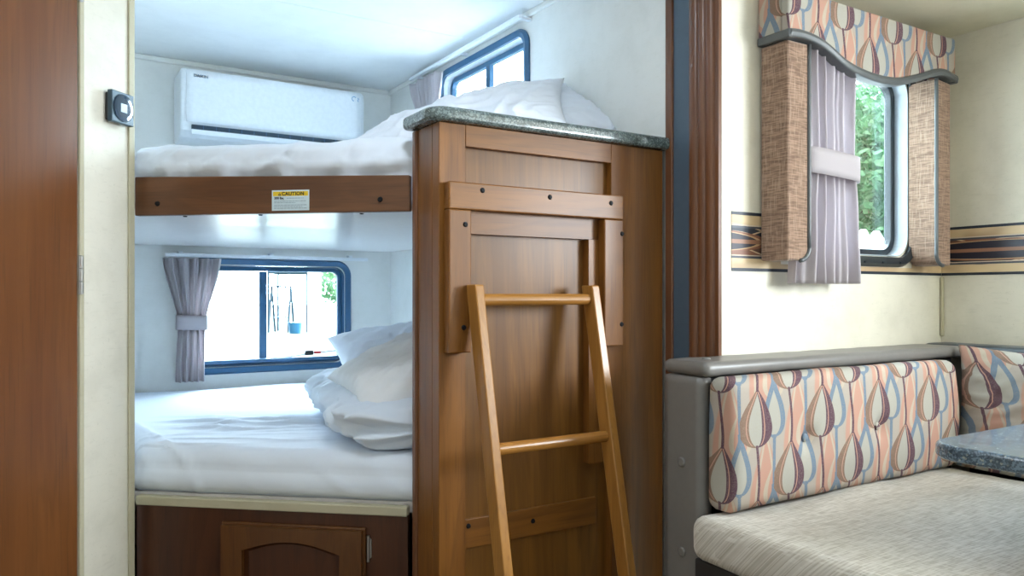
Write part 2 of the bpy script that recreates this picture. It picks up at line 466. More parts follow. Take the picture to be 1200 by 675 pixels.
# ------------------------------------------------------------ the setting
ZC, ZS = 2.02, 1.82
YB, XR, YS, XS = 3.5, 1.465, 1.33, 2.39
L = Vector((.217, 2.194, 0)); R = Vector((.775, 1.720, 0))
du = (R-L).normalized(); dn = Vector((du.y, -du.x, 0))          # along the bunk front; outward to the room
LEN = (R-L).length
if dn.dot(Vector((-1, -1, 0))) < 0: dn = -dn
def FR(s, z, d=0.0): return Vector((L.x+du.x*s+dn.x*d, L.y+du.y*s+dn.y*d, z))   # bunk front coordinates
def front_y(x):
    return L.y+(x-L.x)*du.y/du.x

def struct(name, bm, mat, **k):
    o = obj(name, bm, mat, **k); o['kind'] = 'structure'; return o
struct('floor', box(B(), -.80, 2.5, -2.55, 3.56, -.05, 0), M['floor'])
struct('ceiling', box(B(), -.80, XR+.05, -2.55, 3.56, ZC, ZC+.05), M['ceiling'])
struct('ceiling_slideout', box(B(), XR+.05, XS+.05, -.95, YS+.05, ZS, ZS+.04), M['slide_ceiling'])
struct('wall_left', box(B(), -.80, -.75, -2.55, 1.30, 0, ZC), M['paper'])
struct('wall_front', box(B(), -.75, XR+.05, -2.55, -2.50, 0, ZC), M['paper'])
struct('wall_bunk', box(B(), .165, .205, 2.19, YB, 0, ZC), M['paper_pale'])

# wall with the lower bunk window
W1 = (.53, 1.262, .684, 1.188)
bm = holed(B(), [(.165, 0), (XR, 0), (XR, ZC), (.165, ZC)], [(a, b) for a, b, _, _ in rrect(W1[0]+.03, W1[1]-.03, W1[2]+.03, W1[3]-.03, .05)], fnY(YB+.025))
struct('wall_back', bm, M['paper_pale'], solid=.05)
# right wall of the bunk room with the upper window (a = y)
W2 = (2.25, 2.95, 1.47, 1.975)
bm = holed(B(), [(1.53, 0), (YB+.05, 0), (YB+.05, ZC), (1.53, ZC)], [(a, b) for a, b, _, _ in rrect(W2[0]+.02, W2[1]-.02, W2[2]+.02, W2[3]-.02, .05)], fnX(XR+.025))
struct('wall_right', bm, M['paper_pale'], solid=.05)
bm = box(B(), XR, XR+.05, -.95, 1.53, ZS+.02, ZC); box(bm, XR, XR+.05, -2.5, -.95, 0, ZC)
struct('wall_slideout_header', bm, M['paper'])
# slide-out
W3 = (1.63, 2.24, 1.11, 1.71)
bm = holed(B(), [(1.425, 0), (XS, 0), (XS, ZS), (1.425, ZS)], [(a, b) for a, b, _, _ in rrect(W3[0]+.03, W3[1]-.03, W3[2]+.03, W3[3]-.03, .07)], fnY(YS+.025))
struct('wall_slideout_rear', bm, M['paper'], solid=.05)
struct('wall_slideout_side', box(B(), XS, XS+.05, -.95, YS+.05, 0, ZS), M['paper'])
struct('wall_slideout_front', box(B(), XR, XS, -.95, -.90, 0, ZS), M['paper'])
# diagonal cabin wall: cream strip, then the door
Wd = Vector((.2075, 2.168, 0)); wu = Vector((1, 1, 0)).normalized(); wn_ = Vector((1, -1, 0)).normalized()
def DW(s, z, d=0.0): p = Wd+wu*s+wn_*d; return Vector((p.x, p.y, z))   # s negative to the left, d into the room
def dwbox(bm, s0, s1, z0, z1, d0, d1):
    return prism(bm, [(s0, z0), (s1, z0), (s1, z1), (s0, z1)], DW, d0, d1)
struct('wall_diagonal', dwbox(B(), -.175, -.004, 0, ZC, -.03, 0), M['paper'])
struct('wall_door_side', dwbox(B(), -1.34, -.76, 0, ZC, -.03, 0), M['paper'])
struct('wall_door_head', dwbox(B(), -.76, -.175, 1.93, ZC, -.03, 0), M['paper'])
struct('trim_1', dwbox(B(), -.022, -.002, 0, ZC, .0005, .006), M['lipcream'], bevel=.002)
struct('trim_2', dwbox(B(), -.186, -.172, 0, 1.93, .0005, .010), M['lipcream'], bevel=.003)
dr = struct('door_1', dwbox(B(), -.755, -.188, .02, 1.92, -.025, .006), M['wood_door'], bevel=.003)
for z in (.30, 1.075, 1.75):
    h = B(); dwbox(h, -.192, -.180, z-.045, z+.045, .0105, .0125)
    for k in range(3): tube(h, DW(-.187, z-.044+k*.03, .015), DW(-.187, z-.017+k*.03, .015), .0045, 10)
    obj('hinge', h, M['steel'], dr)
h = B(); tube(h, DW(-.70, .98, .006), DW(-.70, .98, .05), .012); tube(h, DW(-.70, .98, .05), DW(-.70, .98, .06), .028, 20, .024)
obj('door_knob', h, M['steel'], dr, smooth=False, bevel=.002)
# coves and corner strips
bm = box(B(), XR-.014, XR-.0005, 1.56, YB-.001, ZC-.022, ZC-.0005); struct('trim_3', bm, M['paper_pale'], bevel=.005)
bm = box(B(), .207, XR-.016, YB-.014, YB-.0005, ZC-.022, ZC-.0005); struct('trim_4', bm, M['paper_pale'], bevel=.005)
struct('trim_5', box(B(), XS-.011, XS-.0005, YS-.011, YS-.0005, .9, 1.084), M['lipcream'], bevel=.004)
struct('trim_6', box(B(), .30, 1.40, 2.62, 2.65, ZC-.0015, ZC-.0003), M['ceiling'])
# slide-out fascia: fluted timber, brown strip and blue-grey seal beside it
prof = []
y0, y1 = YS+.0, YS+.104
N = 36
for i in range(N+1):
    f = i/N; y = y0+(y1-y0)*f
    if f < .12: x = 0.0
    elif f > .9: x = .004
    else:
        t = (f-.12)/.78*3; x = -.007*abs(math.sin(PI*(t % 1)))**.6 - .002
    prof.append((1.420-.006+x, y))
prof += [(1.448, y1), (1.448, y0+.055), (1.4245, y0+.055), (1.4245, y0)]
bm = prism(B(), prof, lambda a, b, d: Vector((a, b, d)), 0, ZC-.001)
struct('trim_7', bm, M['wood_trim'])
struct('trim_8', box(B(), 1.449, 1.464, 1.530, 1.556, 0, ZC-.023), M['wood_trim'], bevel=.003)
struct('trim_9', box(B(), 1.456, 1.466, YS+.105, 1.5295, 0, ZC-.001), M['seal'])
# printed border round the slide-out
def border(name, spans, wall):
    bm = B()
    for a0, a1, h in spans:
        if wall == 'y': box(bm, a0, a1, YS-.0015, YS-.0003, -.074, h)
        else: box(bm, XS-.0015, XS-.0003, a0, a1, -.074, h)
    o = struct(name, bm, M['border']); o.location.z = 1.162
border('trim_10', ((1.458, 1.640, .074), (1.640, 2.230, -.0535), (2.230, XS-.002, .074)), 'y'); border('trim_11', ((-.88, YS-.002, .074),), 'x')

# ------------------------------------------------------------ windows
def window(name, W, plane, fn, mats, split=None, depth=.045, r=.07):
    a0, a1, b0, b1 = W
    root = struct(name, ring(B(), rrect(a0+.012, a1-.012, b0+.012, b1-.012, r-.01), [(-.016, -.012), (.004, -.018), (.012, -.008), (.012, -.0006), (-.016, -.0006)], fn), mats[0], smooth=False)
    obj('reveal', ring(B(), rrect(a0+.034, a1-.034, b0+.034, b1-.034, r-.025), [(0, -.002), (.002, -.002), (.002, depth), (0, depth)], fn), mats[1], root)
    obj('sash', ring(B(), rrect(a0+.034, a1-.034, b0+.034, b1-.034, r-.025), [(-.020, depth-.018), (-.0005, depth-.018), (-.0005, depth+.006), (-.020, depth+.006)], fn), mats[0], root, bevel=.003)
    pth = rrect(a0+.0545, a1-.0545, b0+.0545, b1-.0545, max(.012, r-.045))
    obj('pane', prism(B(), [(p[0], p[1]) for p in pth], fn, depth-.004, depth), M['glass'], root)
    if split is not None:
        obj('mullion', prism(B(), [(split-.016, b0+.055), (split+.016, b0+.055), (split+.016, b1-.055), (split-.016, b1-.055)], fn, depth-.024, depth-.0045), mats[0], root, bevel=.002)
    return root
w1 = window('window_1', W1, 'y', fnY(YB), (M['blueframe'], M['blueframe']), .862)
bm = B(); box(bm, .60, 1.23, YB-.0185, YB+.02, .729, .745); obj('sill', bm, M['blueframe'], w1, bevel=.003)
bm = B(); sweep(bm, [(.885, YB-.024, .745), (.95, YB-.026, .747), (1.03, YB-.024, .757), (1.10, YB-.024, .764), (1.20, YB-.024, .770)], .005, 8); obj('slide_bar', bm, M['white'], w1, smooth=True)
bm = rounded_box(B(), (1.035, YB-.034, .752), (1.075, YB-.019, .775), .004, .006); obj('latch', bm, M['black'], w1)
bm = rounded_box(B(), (1.077, YB-.033, .757), (1.11, YB-.020, .772), .004, .006); obj('latch_tab', bm, M['red'], w1)
w2 = window('window_2', W2, 'x', fnX(XR), (M['blueframe'], M['whitegrey']), 2.586)
w3 = window('window_3', W3, 'y', fnY(YS), (M['blackframe'], M['whitegrey']), None, .055, .085)
bm = B()
for k in range(7): tube(bm, (W3[1]-.012, YS-.0175, 1.20+k*.066), (W3[1]-.012, YS-.020, 1.20+k*.066), .004, 10)
for k in range(6): tube(bm, (1.72+k*.085, YS-.0175, W3[2]+.012), (1.72+k*.085, YS-.020, W3[2]+.012), .004, 10)
obj('screw', bm, M['blackframe'], w3)
# unseen frames added on solid wall round the area lights, no openings behind
def frame_box(name, W, fn): struct(name, ring(B(), rrect(*W, .06), [(-.03, -.012), (.02, -.012), (.02, -.0005), (-.03, -.0005)], fn), M['blackframe'])
frame_box('window_4', (-.67, .31, 1.04, 1.68), fnX(XS))
frame_box('added_light_frame_front', (-.42, 1.12, .94, 1.76), lambda a, b, d: Vector((a, -2.5-d, b)))
frame_box('added_light_frame_entry', (-.46, .16, 1.35, 1.89), lambda a, b, d: Vector((-.75-d, a, b)))

# ------------------------------------------------------------ bunk end partition with counter, hanger, ladder
PY, PF = 1.56, 1.580            # stile face, recessed field
X0, X1 = .770, 1.444
part = thing('bunk_end_partition', 'tall cherry wood partition panel closing the right end of the bunk beds', 'partition', (1.1, 1.62, 0))
obj('field_panel', box(B(), .80, 1.30, PF, PF+.012, .06, 1.39), M['wood_panel'], part)
obj('stile', box(B(), X0, .838, PY, PY+.035, .0, 1.4205), M['wood_v'], part, bevel=.0015)
obj('stile', box(B(), 1.266, X1, PY, PY+.035, .0, 1.4205), M['wood_v'], part, bevel=.0015)
obj('top_rail', box(B(), .8385, 1.2655, PY, PY+.034, 1.371, 1.4205), M['wood_h'], part, bevel=.001)
obj('bottom_rail', box(B(), .8385, 1.2655, PY, PY+.034, .0, .09), M['wood_h'], part, bevel=.001)
obj('end_panel', box(B(), X0, X0+.02, PY+.0355, 1.672, 0, 1.4205), M['wood_v'], part, bevel=.0015)
obj('corner_strip', box(B(), X0-.006, X0+.014, 1.673, 1.695, 0, 1.4205), M['wood_trim'], part, bevel=.004)
obj('back_panel', box(B(), X0+.021, X1, 1.68, 1.694, 0, 1.4205), M['wood_v'], part)
cb = obj('cross_batten', box(B(), .8385, 1.225, PF-.010, PF-.0005, .440, .508), M['wood_h'], part, bevel=.0015)
def bolts(pts, Y, parent, r=.0062):
    for x, z in pts:
        bm = B(); tube(bm, (x, Y, z), (x, Y-.0035, z), r, 14, r*.7); obj('bolt', bm, M['bolt'], parent, smooth=False)
bolts([(.845+.006, .492), (.93, .481), (1.03, .476)], PF-.010, cb)
# hanger frame the ladder hooks into
HY = 1.532
hang = obj('ladder_hanger', box(B(), .781, 1.284, HY, PY-.0005, 1.222, 1.284), M['wood_h'], part, bevel=.003)
hl = B(); box(hl, .781, .838, HY, PY-.0005, .898, 1.2215); obj('hanger_leg', hl, M['wood_v'], hang, bevel=.003)
hl = B(); box(hl, 1.222, 1.284, HY, PY-.0005, .898, 1.2215); obj('hanger_leg', hl, M['wood_v'], hang, bevel=.003)
hl = box(B(), .84, 1.264, PY-.0004, PF-.0005, 1.17, 1.278); obj('spacer_batten', hl, M['wood_h'], part)
hl = box(B(), 1.19, 1.264, PY-.004, PF-.0005, .60, 1.169); obj('spacer_batten', hl, M['wood_v'], part)
P_ = lambda x, y: on_y(x, y, HY)
bolts([(P_(565.5, 223).x, P_(565.5, 223).z), (P_(644.5, 231).x, P_(644.5, 231).z), (P_(716, 238).x, P_(716, 238).z),
       (P_(545.5, 263).x, P_(545.5, 263).z), (P_(729, 274).x, P_(729, 274).z), (P_(543.5, 384).x, P_(543.5, 384).z), (P_(728.5, 380).x, P_(728.5, 380).z)], HY, hang)
# counter: rounded nose laminate
ct = [(.752, 1.70)]
pts = []
for i in range(9):
    t = PI+i/8*PI/2; pts.append((.742+.05+.05*math.cos(t), 1.538+.05+.05*math.sin(t)))
pts += [(1.4625, 1.538), (1.4625, 1.705), (.742, 1.705)]
bm = prism(B(), pts, lambda a, b, d: Vector((a, b, d)), 1.4215, 1.454)
tag(obj('countertop', bm, M['granite'], None, bevel=.011, seg=4), 'narrow speckled grey green laminate ledge topping the bunk end partition', 'countertop')

# ladder
lad = thing('bunk_ladder', 'light brown wooden ladder leaning on the bunk end partition', 'ladder', (1.0, 1.30, 0))
slope = .207
def ladder_y(z): return 1.276+slope*z
for x in (.826, 1.152):
    bm = B()
    fn = lambda a, b, d: Vector((d, a, b))
    prism(bm, [(ladder_y(0), 0), (ladder_y(0)+.044, 0), (ladder_y(1.052)+.044, 1.052), (ladder_y(1.052), 1.052)], fn, x, x+.023)
    obj('side_rail', bm, M['wood_ladder'], lad, bevel=.003)
for z in (.03+.03, .362, .692, 1.018):
    yy = ladder_y(z)+.022
    bm = tube(B(), (.8495, yy, z), (1.1515, yy, z), .0135, 20); obj('rung', bm, M['wood_rung'], lad, smooth=False, bevel=.001)

# ------------------------------------------------------------ upper bunk
ub = thing('upper_bunk', 'upper bunk platform with dark wood front rail below the air conditioner', 'bunk bed', (.8, 2.6, 1.227))
bm = prism(B(), [(.207, 2.21), (.225, 2.215), (.742, 1.776), (.798, 1.735), (.800, 1.698), (1.463, 1.698), (1.463, 3.498), (.207, 3.498)], lambda a, b, d: Vector((a, b, d)), 1.236, 1.252)
board = obj('bed_board', bm, M['under'], ub)
for (x, y) in ((.49, 2.03), (.70, 1.86), (.33, 2.17)):
    bm = tube(B(), (x, y, 1.236), (x, y, 1.2335), .006, 12, .004); obj('screw', bm, M['bolt'], board)
bm = prism(B(), [(.0, 1.232), (LEN-.003, 1.232), (LEN-.003, 1.320), (.0, 1.332)], FR, -.012, .008)
rail = obj('front_rail', bm, M['wood_rail'], ub, bevel=.003)
for s in (.064, .655):
    c = FR(s, 1.262, .008); bm = tube(B(), c, c+dn*.004, .0068, 14, .005); obj('bolt', bm, M['bolt'], rail)
# caution sticker
s0, s1, z0, z1 = .375, .473, 1.2385, 1.2895
st = thing('caution_sticker', 'small white and yellow caution sticker on the upper bunk front rail', 'sticker', FR(.42, z0, .0085))
FRd = lambda a, b, d: FR(a, b, .0088-d)
obj('backing', prism(B(), [(s0, z0), (s1, z0), (s1, z1), (s0, z1)], FRd, 0, .0005), M['label'], st)
FRe = lambda a, b, d: FR(a, b, .0090-d)
obj('yellow_band', prism(B(), [(s0+.003, z1-.0148), (s1-.003, z1-.0148), (s1-.003, z1-.0035), (s0+.003, z1-.0035)], FRe, 0, .0002), M['yellow'], st)
FRf = lambda a, b, d: FR(a, b, .0094-d)
bm = text_bm('CAUTION', .0125, lambda a, b, d: FR(s0+.026+a, z1-.0134+b, .0094), .00045, 1.06)
prism(bm, [(s0+.0165, z1-.0134), (s0+.0245, z1-.0134), (s0+.0205, z1-.0052)], FRf, 0, .0002)
obj('heading', bm, M['ink'], st)
obj('exclamation_mark', prism(B(), [(s0+.0199, z1-.0125), (s0+.0211, z1-.0125), (s0+.0212, z1-.0075), (s0+.0198, z1-.0075)], lambda a, b, d: FR(a, b, .0098-d), 0, .0002), M['yellow'], st)
bm = text_bm('300 lbs.', .0085, lambda a, b, d: FR(s0+.006+a, z1-.0228+b, .0094), .0003); obj('weight_limit', bm, M['ink'], st)
bm = B(); rnd = random.Random(3)
for row, (zz, e, st0) in enumerate(((z1-.0205, .083, .040), (z1-.0275, .088, .006), (z1-.0315, .060, .006), (z1-.0375, .090, .006), (z1-.0415, .078, .006), (z1-.0455, .091, .006))):
    a = s0+st0
    while a < s0+e:
        w = rnd.uniform(.003, .009); prism(bm, [(a, zz-.0007), (min(a+w, s0+e+.002), zz-.0007), (min(a+w, s0+e+.002), zz+.0008), (a, zz+.0008)], FRf, 0, .0002); a += w+.0014
obj('small_print', bm, M['inkgrey'], st)

# ------------------------------------------------------------ mattresses
def mattress(bm, zb, zt, over, wr, seed, r=.05, xl=.214, rail_z=None):
    xr, yb = 1.452, 3.478
    nx, ny = 110, 120
    def fy(x):
        if x < .765: return max(1.705, front_y(x)+.026-over)
        k = min(1, (x-.765)/.03); return front_y(.765)+.026-over + (1.712-(front_y(.765)+.026-over))*k
    xs = [xl+(xr-xl)*(i/(nx-1)) for i in range(nx)]
    ts = [(j/(ny-1))**1.35 for j in range(ny)]
    rows = []
    for x in xs:
        f = fy(x); col = []
        for t in ts:
            y = f+(yb-f)*t
            d = min(x-xl, xr-x, (y-f)*.80, yb-y)
            z = zt
            if d < r: z -= r-math.sqrt(max(0, r*r-(r-d)**2))
            z += wr(x, y, 0, d)*min(1, d/.02)
            p = Vector((x, y, z)); df = (y-f)*.80
            if df < .09 and x < .80: p += dn*wr(x, y, -(zt-z), 0)*(1-df/.09)
            col.append(bm.verts.new(p))
        rows.append(col)
    for i in range(nx-1):
        for j in range(ny-1): bm.faces.new((rows[i][j], rows[i+1][j], rows[i+1][j+1], rows[i][j+1]))
    loop = [rows[i][0] for i in range(nx)]+[rows[-1][j] for j in range(1, ny)]+[rows[i][-1] for i in range(nx-2, -1, -1)]+[rows[0][j] for j in range(ny-2, 0, -1)]
    n = len(loop); c = Vector((.85, 2.6, 0))
    prev = loop; top = [v.co.copy() for v in loop]
    nrm = []
    for i in range(n):
        d = top[(i+1) % n]-top[i-1]; nn = Vector((d.y, -d.x, 0))
        nrm.append(nn.normalized() if nn.length > 1e-6 else Vector((0, -1, 0)))
    for k in range(1, 13):
        f = k/12; cur = []
        for i in range(n):
            p = top[i]; z = p.z+(zb-p.z)*f
            bul = .010*math.sin(PI*min(1, f*1.05))-.018*max(0, f-.8)/.2
            front = i < nx
            w = (wr(p.x, p.y, -(zt-z), 0)-wr(p.x, p.y, -(zt-p.z), 0)) if front else 0
            if not front: bul = min(bul, 0)
            off = bul+w
            if front and rail_z is not None: off = off*max(0, min(1, (z-rail_z)/.03))-.010*(1-max(0, min(1, (z-rail_z)/.02)))
            q = p+nrm[i]*off; cur.append(bm.verts.new((q.x, q.y, z)))
        for i in range(n): bm.faces.new((prev[i], cur[i], cur[(i+1) % n], prev[(i+1) % n]))
        prev = cur
    bm.faces.new(prev[::-1])
    return bm
def crease(v, k=5.0): return max(0, 1-abs(v)*k)**1.5
def wr_low(x, y, f, d):
    if f < 0:   # front side (f = minus the drop below the top): faint drape, fold at the left
        h = -f
        return .005*fbm(x*8, h*9, 3)+.010*math.exp(-((x-.315-.35*h)/.010)**2)+.005*crease(fbm((x-.5*h)*9, h*5, 8))
    n = .005*fbm(x*3, y*3, 1)
    q = .33*x+.94*y; p = .94*x-.33*y
    m = math.exp(-((y-2.44+.5*(x-.55))/.17)**2)*max(0, min(1, (x-.28)/.2))
    n += m*(.014*crease(fbm(p*2.2, q*9, 5), 4)+.010*crease(fbm(p*3+7, q*15, 9), 4)-.004)
    m2 = math.exp(-((y-2.15+.6*(x-.45))/.12)**2)
    n += m2*.006*crease(fbm(p*2.4+3, q*12, 2), 4)
    seam = x-(.315-.10*(y-2.0))
    n += .009*math.exp(-(seam/.009)**2)+.004*max(0, min(1, -seam/.02))
    return n
def wr_up(x, y, f, d):
    if f < 0:
        h = -f
        return .018*crease(fbm((x+.9*h)*9, (h-.4*x)*3, 11), 4)+.009*crease(fbm((x+1.3*h)*19, h*5, 6), 4)+.010*fbm(x*6, h*5, 2)-.006
    return .010*fbm(x*5, y*5, 4)+.006*fbm(x*14, y*9, 6)
tag(obj('lower_mattress', mattress(B(), .5165, .632, .0, wr_low, 1), M['sheet'], None, smooth=True),
    'wide white sheeted mattress on the lower bunk beneath the curtained window', 'mattress')
tag(obj('upper_mattress', mattress(B(), 1.2535, 1.424, .004, wr_up, 2, rail_z=1.330), M['sheet'], None, smooth=True),
    'white sheeted mattress on the upper bunk above the dark wood rail', 'mattress')

# ------------------------------------------------------------ lower bunk base
base = thing('bunk_cabinet', 'dark wood cabinet under the lower bunk with cream edge and arched door', 'cabinet', FR(.37, 0))
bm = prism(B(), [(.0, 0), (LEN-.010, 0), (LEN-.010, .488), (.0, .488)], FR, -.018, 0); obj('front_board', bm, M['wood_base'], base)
bm = prism(B(), [(.0, .4885), (LEN-.010, .4885), (LEN-.010, .512), (.0, .512)], FR, -.018, .006); obj('edge_strip', bm, M['lipcream'], base, bevel=.003)
bm = prism(B(), [(.207, 2.235), (.79, 1.745), (.79, 1.698), (1.463, 1.698), (1.463, 3.498), (.207, 3.498)], lambda a, b, d: Vector((a, b, d)), .490, .5155); obj('bed_board', bm, M['under'], base)
# arched cabinet door
ds0, ds1, dz0, dz1 = .245, .612, .05, .452
door = obj('cabinet_door', prism(B(), [(ds0-.006, dz0), (ds1+.006, dz0), (ds1+.006, dz1+.006), (ds0-.006, dz1+.006)], FR, .0005, .009), M['wood_cab'], base, bevel=.004)
def arch_ring(bm, i0, i1, zb, zs, zc, d0, d1):
    c = [(i0, zb), (i1, zb), (i1, zs)]+[(i1+(i0-i1)*k/16, zs+(zc-zs)*math.sin(PI*k/16)) for k in range(1, 16)]+[(i0, zs)]
    return c
inner = arch_ring(None, ds0+.056, ds1-.056, dz0+.06, .392, .418, 0, 0)
bm = holed(B(), [(ds0, dz0+.002), (ds1, dz0+.002), (ds1, dz1), (ds0, dz1)], inner, lambda a, b, d: FR(a, b, .016))
obj('door_frame', bm, M['wood_cab'], door, solid=.013)
bm = B(); cen = (sum(p[0] for p in inner)/len(inner), sum(p[1] for p in inner)/len(inner))
rows = []
for (sc, d) in ((.985, .0102), (.97, .011), (.86, .0165), (.80, .0165)):
    rows.append([bm.verts.new(FR(cen[0]+(p[0]-cen[0])*(1-(1-sc)*1.0), cen[1]+(p[1]-cen[1])*sc, d)) for p in inner])
for A, C in zip(rows, rows[1:]):
    for i in range(len(A)): bm.faces.new((A[i], A[(i+1) % len(A)], C[(i+1) % len(C)], C[i]))
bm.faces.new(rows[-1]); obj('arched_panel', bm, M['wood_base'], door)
for z in (.407, .12):
    bm = prism(B(), [(ds1+.010, z-.03), (ds1+.019, z-.022), (ds1+.019, z+.022), (ds1+.010, z+.03)], FR, .0005, .004)
    tube(bm, FR(ds1+.012, z-.032, .006), FR(ds1+.012, z+.032, .006), .004, 10); obj('hinge', bm, M['steel'], door)

# ------------------------------------------------------------ air conditioner
ac = thing('air_conditioner', 'white wall mounted air conditioner above the upper bunk', 'air conditioner', (.875, YB-.001, 1.657))
prof = [(3.498, 1.657), (3.40, 1.657), (3.345, 1.668), (3.318, 1.692), (3.308, 1.73), (3.303, 1.90), (3.309, 1.932), (3.325, 1.941), (3.498, 1.943)]
obj('casing', prism(B(), prof, lambda a, b, d: Vector((d, a, b)), .487, 1.257), M['white'], ac, bevel=.012, seg=4)
obj('front_panel', rounded_box(B(), (.505, 3.297, 1.722), (1.240, 3.3065, 1.936), .0046, .03), M['white'], ac, smooth=True)
slot = obj('air_outlet', box(B(), .527, 1.217, 3.3015, 3.314, 1.697, 1.714), M['darkslot'], ac)
for k in range(13):
    x = .57+k*.05; obj('outlet_fin', box(B(), x, x+.002, 3.3005, 3.3012, 1.698, 1.713), M['blueframe'], slot)
bm = prism(B(), [(3.3125, 1.679), (3.306, 1.695), (3.302, 1.6955), (3.308, 1.676)], lambda a, b, d: Vector((d, a, b)), .527, 1.217); obj('louvre', bm, M['white'], ac, bevel=.001)
obj('brand_mark', text_bm('DAIKIN', .0165, lambda a, b, d: Vector((.533+a, 3.2964, 1.905+b)), .0003), M['logo'], ac)
bm = B()
sweep(bm, [(1.205+.010*math.cos(t*.5+.6), 3.2962, 1.905+.010*math.sin(t*.5+.6)) for t in range(9)], .0014, 6)
sweep(bm, [(1.222, 3.2962, 1.912), (1.226, 3.2962, 1.906), (1.221, 3.2962, 1.900), (1.225, 3.2962, 1.894)], .0014, 6)
obj('panel_emblem', bm, M['logo'], ac)

# ------------------------------------------------------------ wall control on the cream wall
wc = thing('wall_controller', 'small square black control with round dial on the cream wall strip', 'wall control', DW(-.08, 1.40, 0))
sa, sb = -.1025, -.0275
cz = EYE+(345-124)/900*1.86
bm = dwbox(B(), sa+.004, sb-.004, cz-.034, cz+.034, .0005, .010); obj('mounting_box', bm, M['black'], wc, bevel=.003)
bm = dwbox(B(), sa, sb, cz-.0385, cz+.0385, .0105, .024); fc = obj('housing', bm, plain('blue_black_plastic', (.022, .055, .085), .35), wc, bevel=.002)
sm_ = (sa+sb)/2
bm = B(); tube(bm, DW(sm_, cz, .0242), DW(sm_, cz, .0255), .034, 40)
rr = []
for k, (rad, d) in enumerate(((.033, .0256), (.031, .0262), (.024, .0268), (.011, .0270))):
    rr.append([bm.verts.new(DW(sm_+rad*math.cos(2*PI*i/40), cz+rad*math.sin(2*PI*i/40), d)) for i in range(40)])
for A, C in zip(rr, rr[1:]):
    for i in range(40): bm.faces.new((A[i], A[(i+1) % 40], C[(i+1) % 40], C[i]))
bm.faces.new(rr[-1]); obj('dial', bm, M['dial'], wc, smooth=False)
obj('display', dwbox(B(), sm_-.011, sm_+.010, cz-.011, cz+.010, .0271, .0275), M['display'], wc)

# ------------------------------------------------------------ curtains
def curtain(bm, top, tie, bot, zt, zi, zb, depth, fn, n=7, amp=(.022, .010, .014), res=(140, 60), seed=0):
    """top/tie/bot: (a0,a1) spans; fn(a,b,d)"""
    def P(s, v):
        z = zt+(zb-zt)*v; vi = (zt-zi)/(zt-zb)
        if v < vi:
            k = v/vi; k2 = k*k*(3-2*k)*.6+k*.4
            a0, a1, am = top[0]+(tie[0]-top[0])*k2, top[1]+(tie[1]-top[1])*k2, amp[0]+(amp[1]-amp[0])*k
        else:
            k = (v-vi)/(1-vi); k2 = k**.7
            a0, a1, am = tie[0]+(bot[0]-tie[0])*k2, tie[1]+(bot[1]-tie[1])*k2, amp[1]+(amp[2]-amp[1])*k2
        ph = s*2*PI*n+1.1*fbm(s*4, v*1.4, seed)
        a = a0+(a1-a0)*(s+.018*math.sin(ph*.5+seed))
        d = am*(math.sin(ph)+.35*math.sin(2.3*ph+seed))+.004*fbm(s*9, v*5, seed+3)
        return fn(a, z, depth+d)
    return grid_bm(bm, res[0], res[1], P)
def tieback(bm, a0, a1, z0, z1, dz, depth, fn, th=.026):
    n = 40; rows = []
    for i in range(n):
        t = 2*PI*i/n; c, s = math.cos(t), math.sin(t)
        a = (a0+a1)/2+(a1-a0)/2*(abs(c)**.6)*(1 if c >= 0 else -1); d = depth+th*(abs(s)**.6)*(1 if s >= 0 else -1)
        sl = dz*(a-a0)/(a1-a0)
        rows.append([bm.verts.new(fn(a, z0+sl+(z1-z0)*k/4, d+(-.002 if k in (0, 4) else 0)*s)) for k in range(5)])
    for i in range(n):
        for k in range(4): bm.faces.new((rows[i][k], rows[(i+1) % n][k], rows[(i+1) % n][k+1], rows[i][k+1]))
    return bm
c1 = thing('lower_bunk_curtain', 'short mauve curtain tied back at the lower bunk window', 'curtain', (.55, 3.45, .665))
bm = B(); curtain(bm, (.437, .668), (.497, .602), (.487, .600), 1.182, .905, .664, 0, fnY(3.445), 5, (.024, .010, .016)); obj('cloth', bm, M['curtain'], c1, smooth=True, solid=.0015)
bm = tieback(B(), .489, .610, .884, .945, -.004, 0, fnY(3.445), .027); obj('tieback', bm, M['curtain'], c1, smooth=True, solid=.002)
rd = thing('lower_curtain_track', 'white curtain track over the lower bunk window', 'curtain track', (.89, 3.47, 1.19))
obj('track', rounded_box(B(), (.447, 3.445, 1.186), (1.330, 3.462, 1.202), .003, .02), M['white'], rd)
for x in (.50, .875, 1.24): obj('bracket', box(B(), x, x+.018, 3.4625, 3.4995, 1.19, 1.212), M['white'], rd, bevel=.002)
c2 = thing('upper_bunk_curtain', 'mauve curtain gathered at the far end of the upper bunk window', 'curtain', (1.42, 3.0, 1.44))
fu = lambda a, b, d: Vector((1.418+d, a, b))
bm = B(); curtain(bm, (2.855, 3.13), (2.90, 3.03), (2.88, 3.05), 1.958, 1.72, 1.47, 0, fu, 6, (.017, .009, .012), (90, 40), 2); obj('cloth', bm, M['curtain'], c2, smooth=True, solid=.0015)
bm = tieback(B(), 2.893, 3.037, 1.70, 1.76, 0, 0, fu, .026); obj('tieback', bm, M['curtain'], c2, smooth=True, solid=.002)
rd = thing('upper_curtain_track', 'white curtain track over the upper bunk window', 'curtain track', (1.42, 2.7, 1.985))
obj('track', rounded_box(B(), (1.408, 2.235, 1.982), (1.424, 3.16, 1.995), .003, .02), M['white'], rd)
for y in (2.24, 2.7, 3.1): obj('bracket', box(B(), 1.4245, 1.4645, y, y+.018, 1.983, 1.994), M['white'], rd, bevel=.002)
c3 = thing('dinette_curtain', 'long mauve curtain tied back at the dinette window', 'curtain', (1.8, 1.295, 1.05))
fd = fnY(1.272)
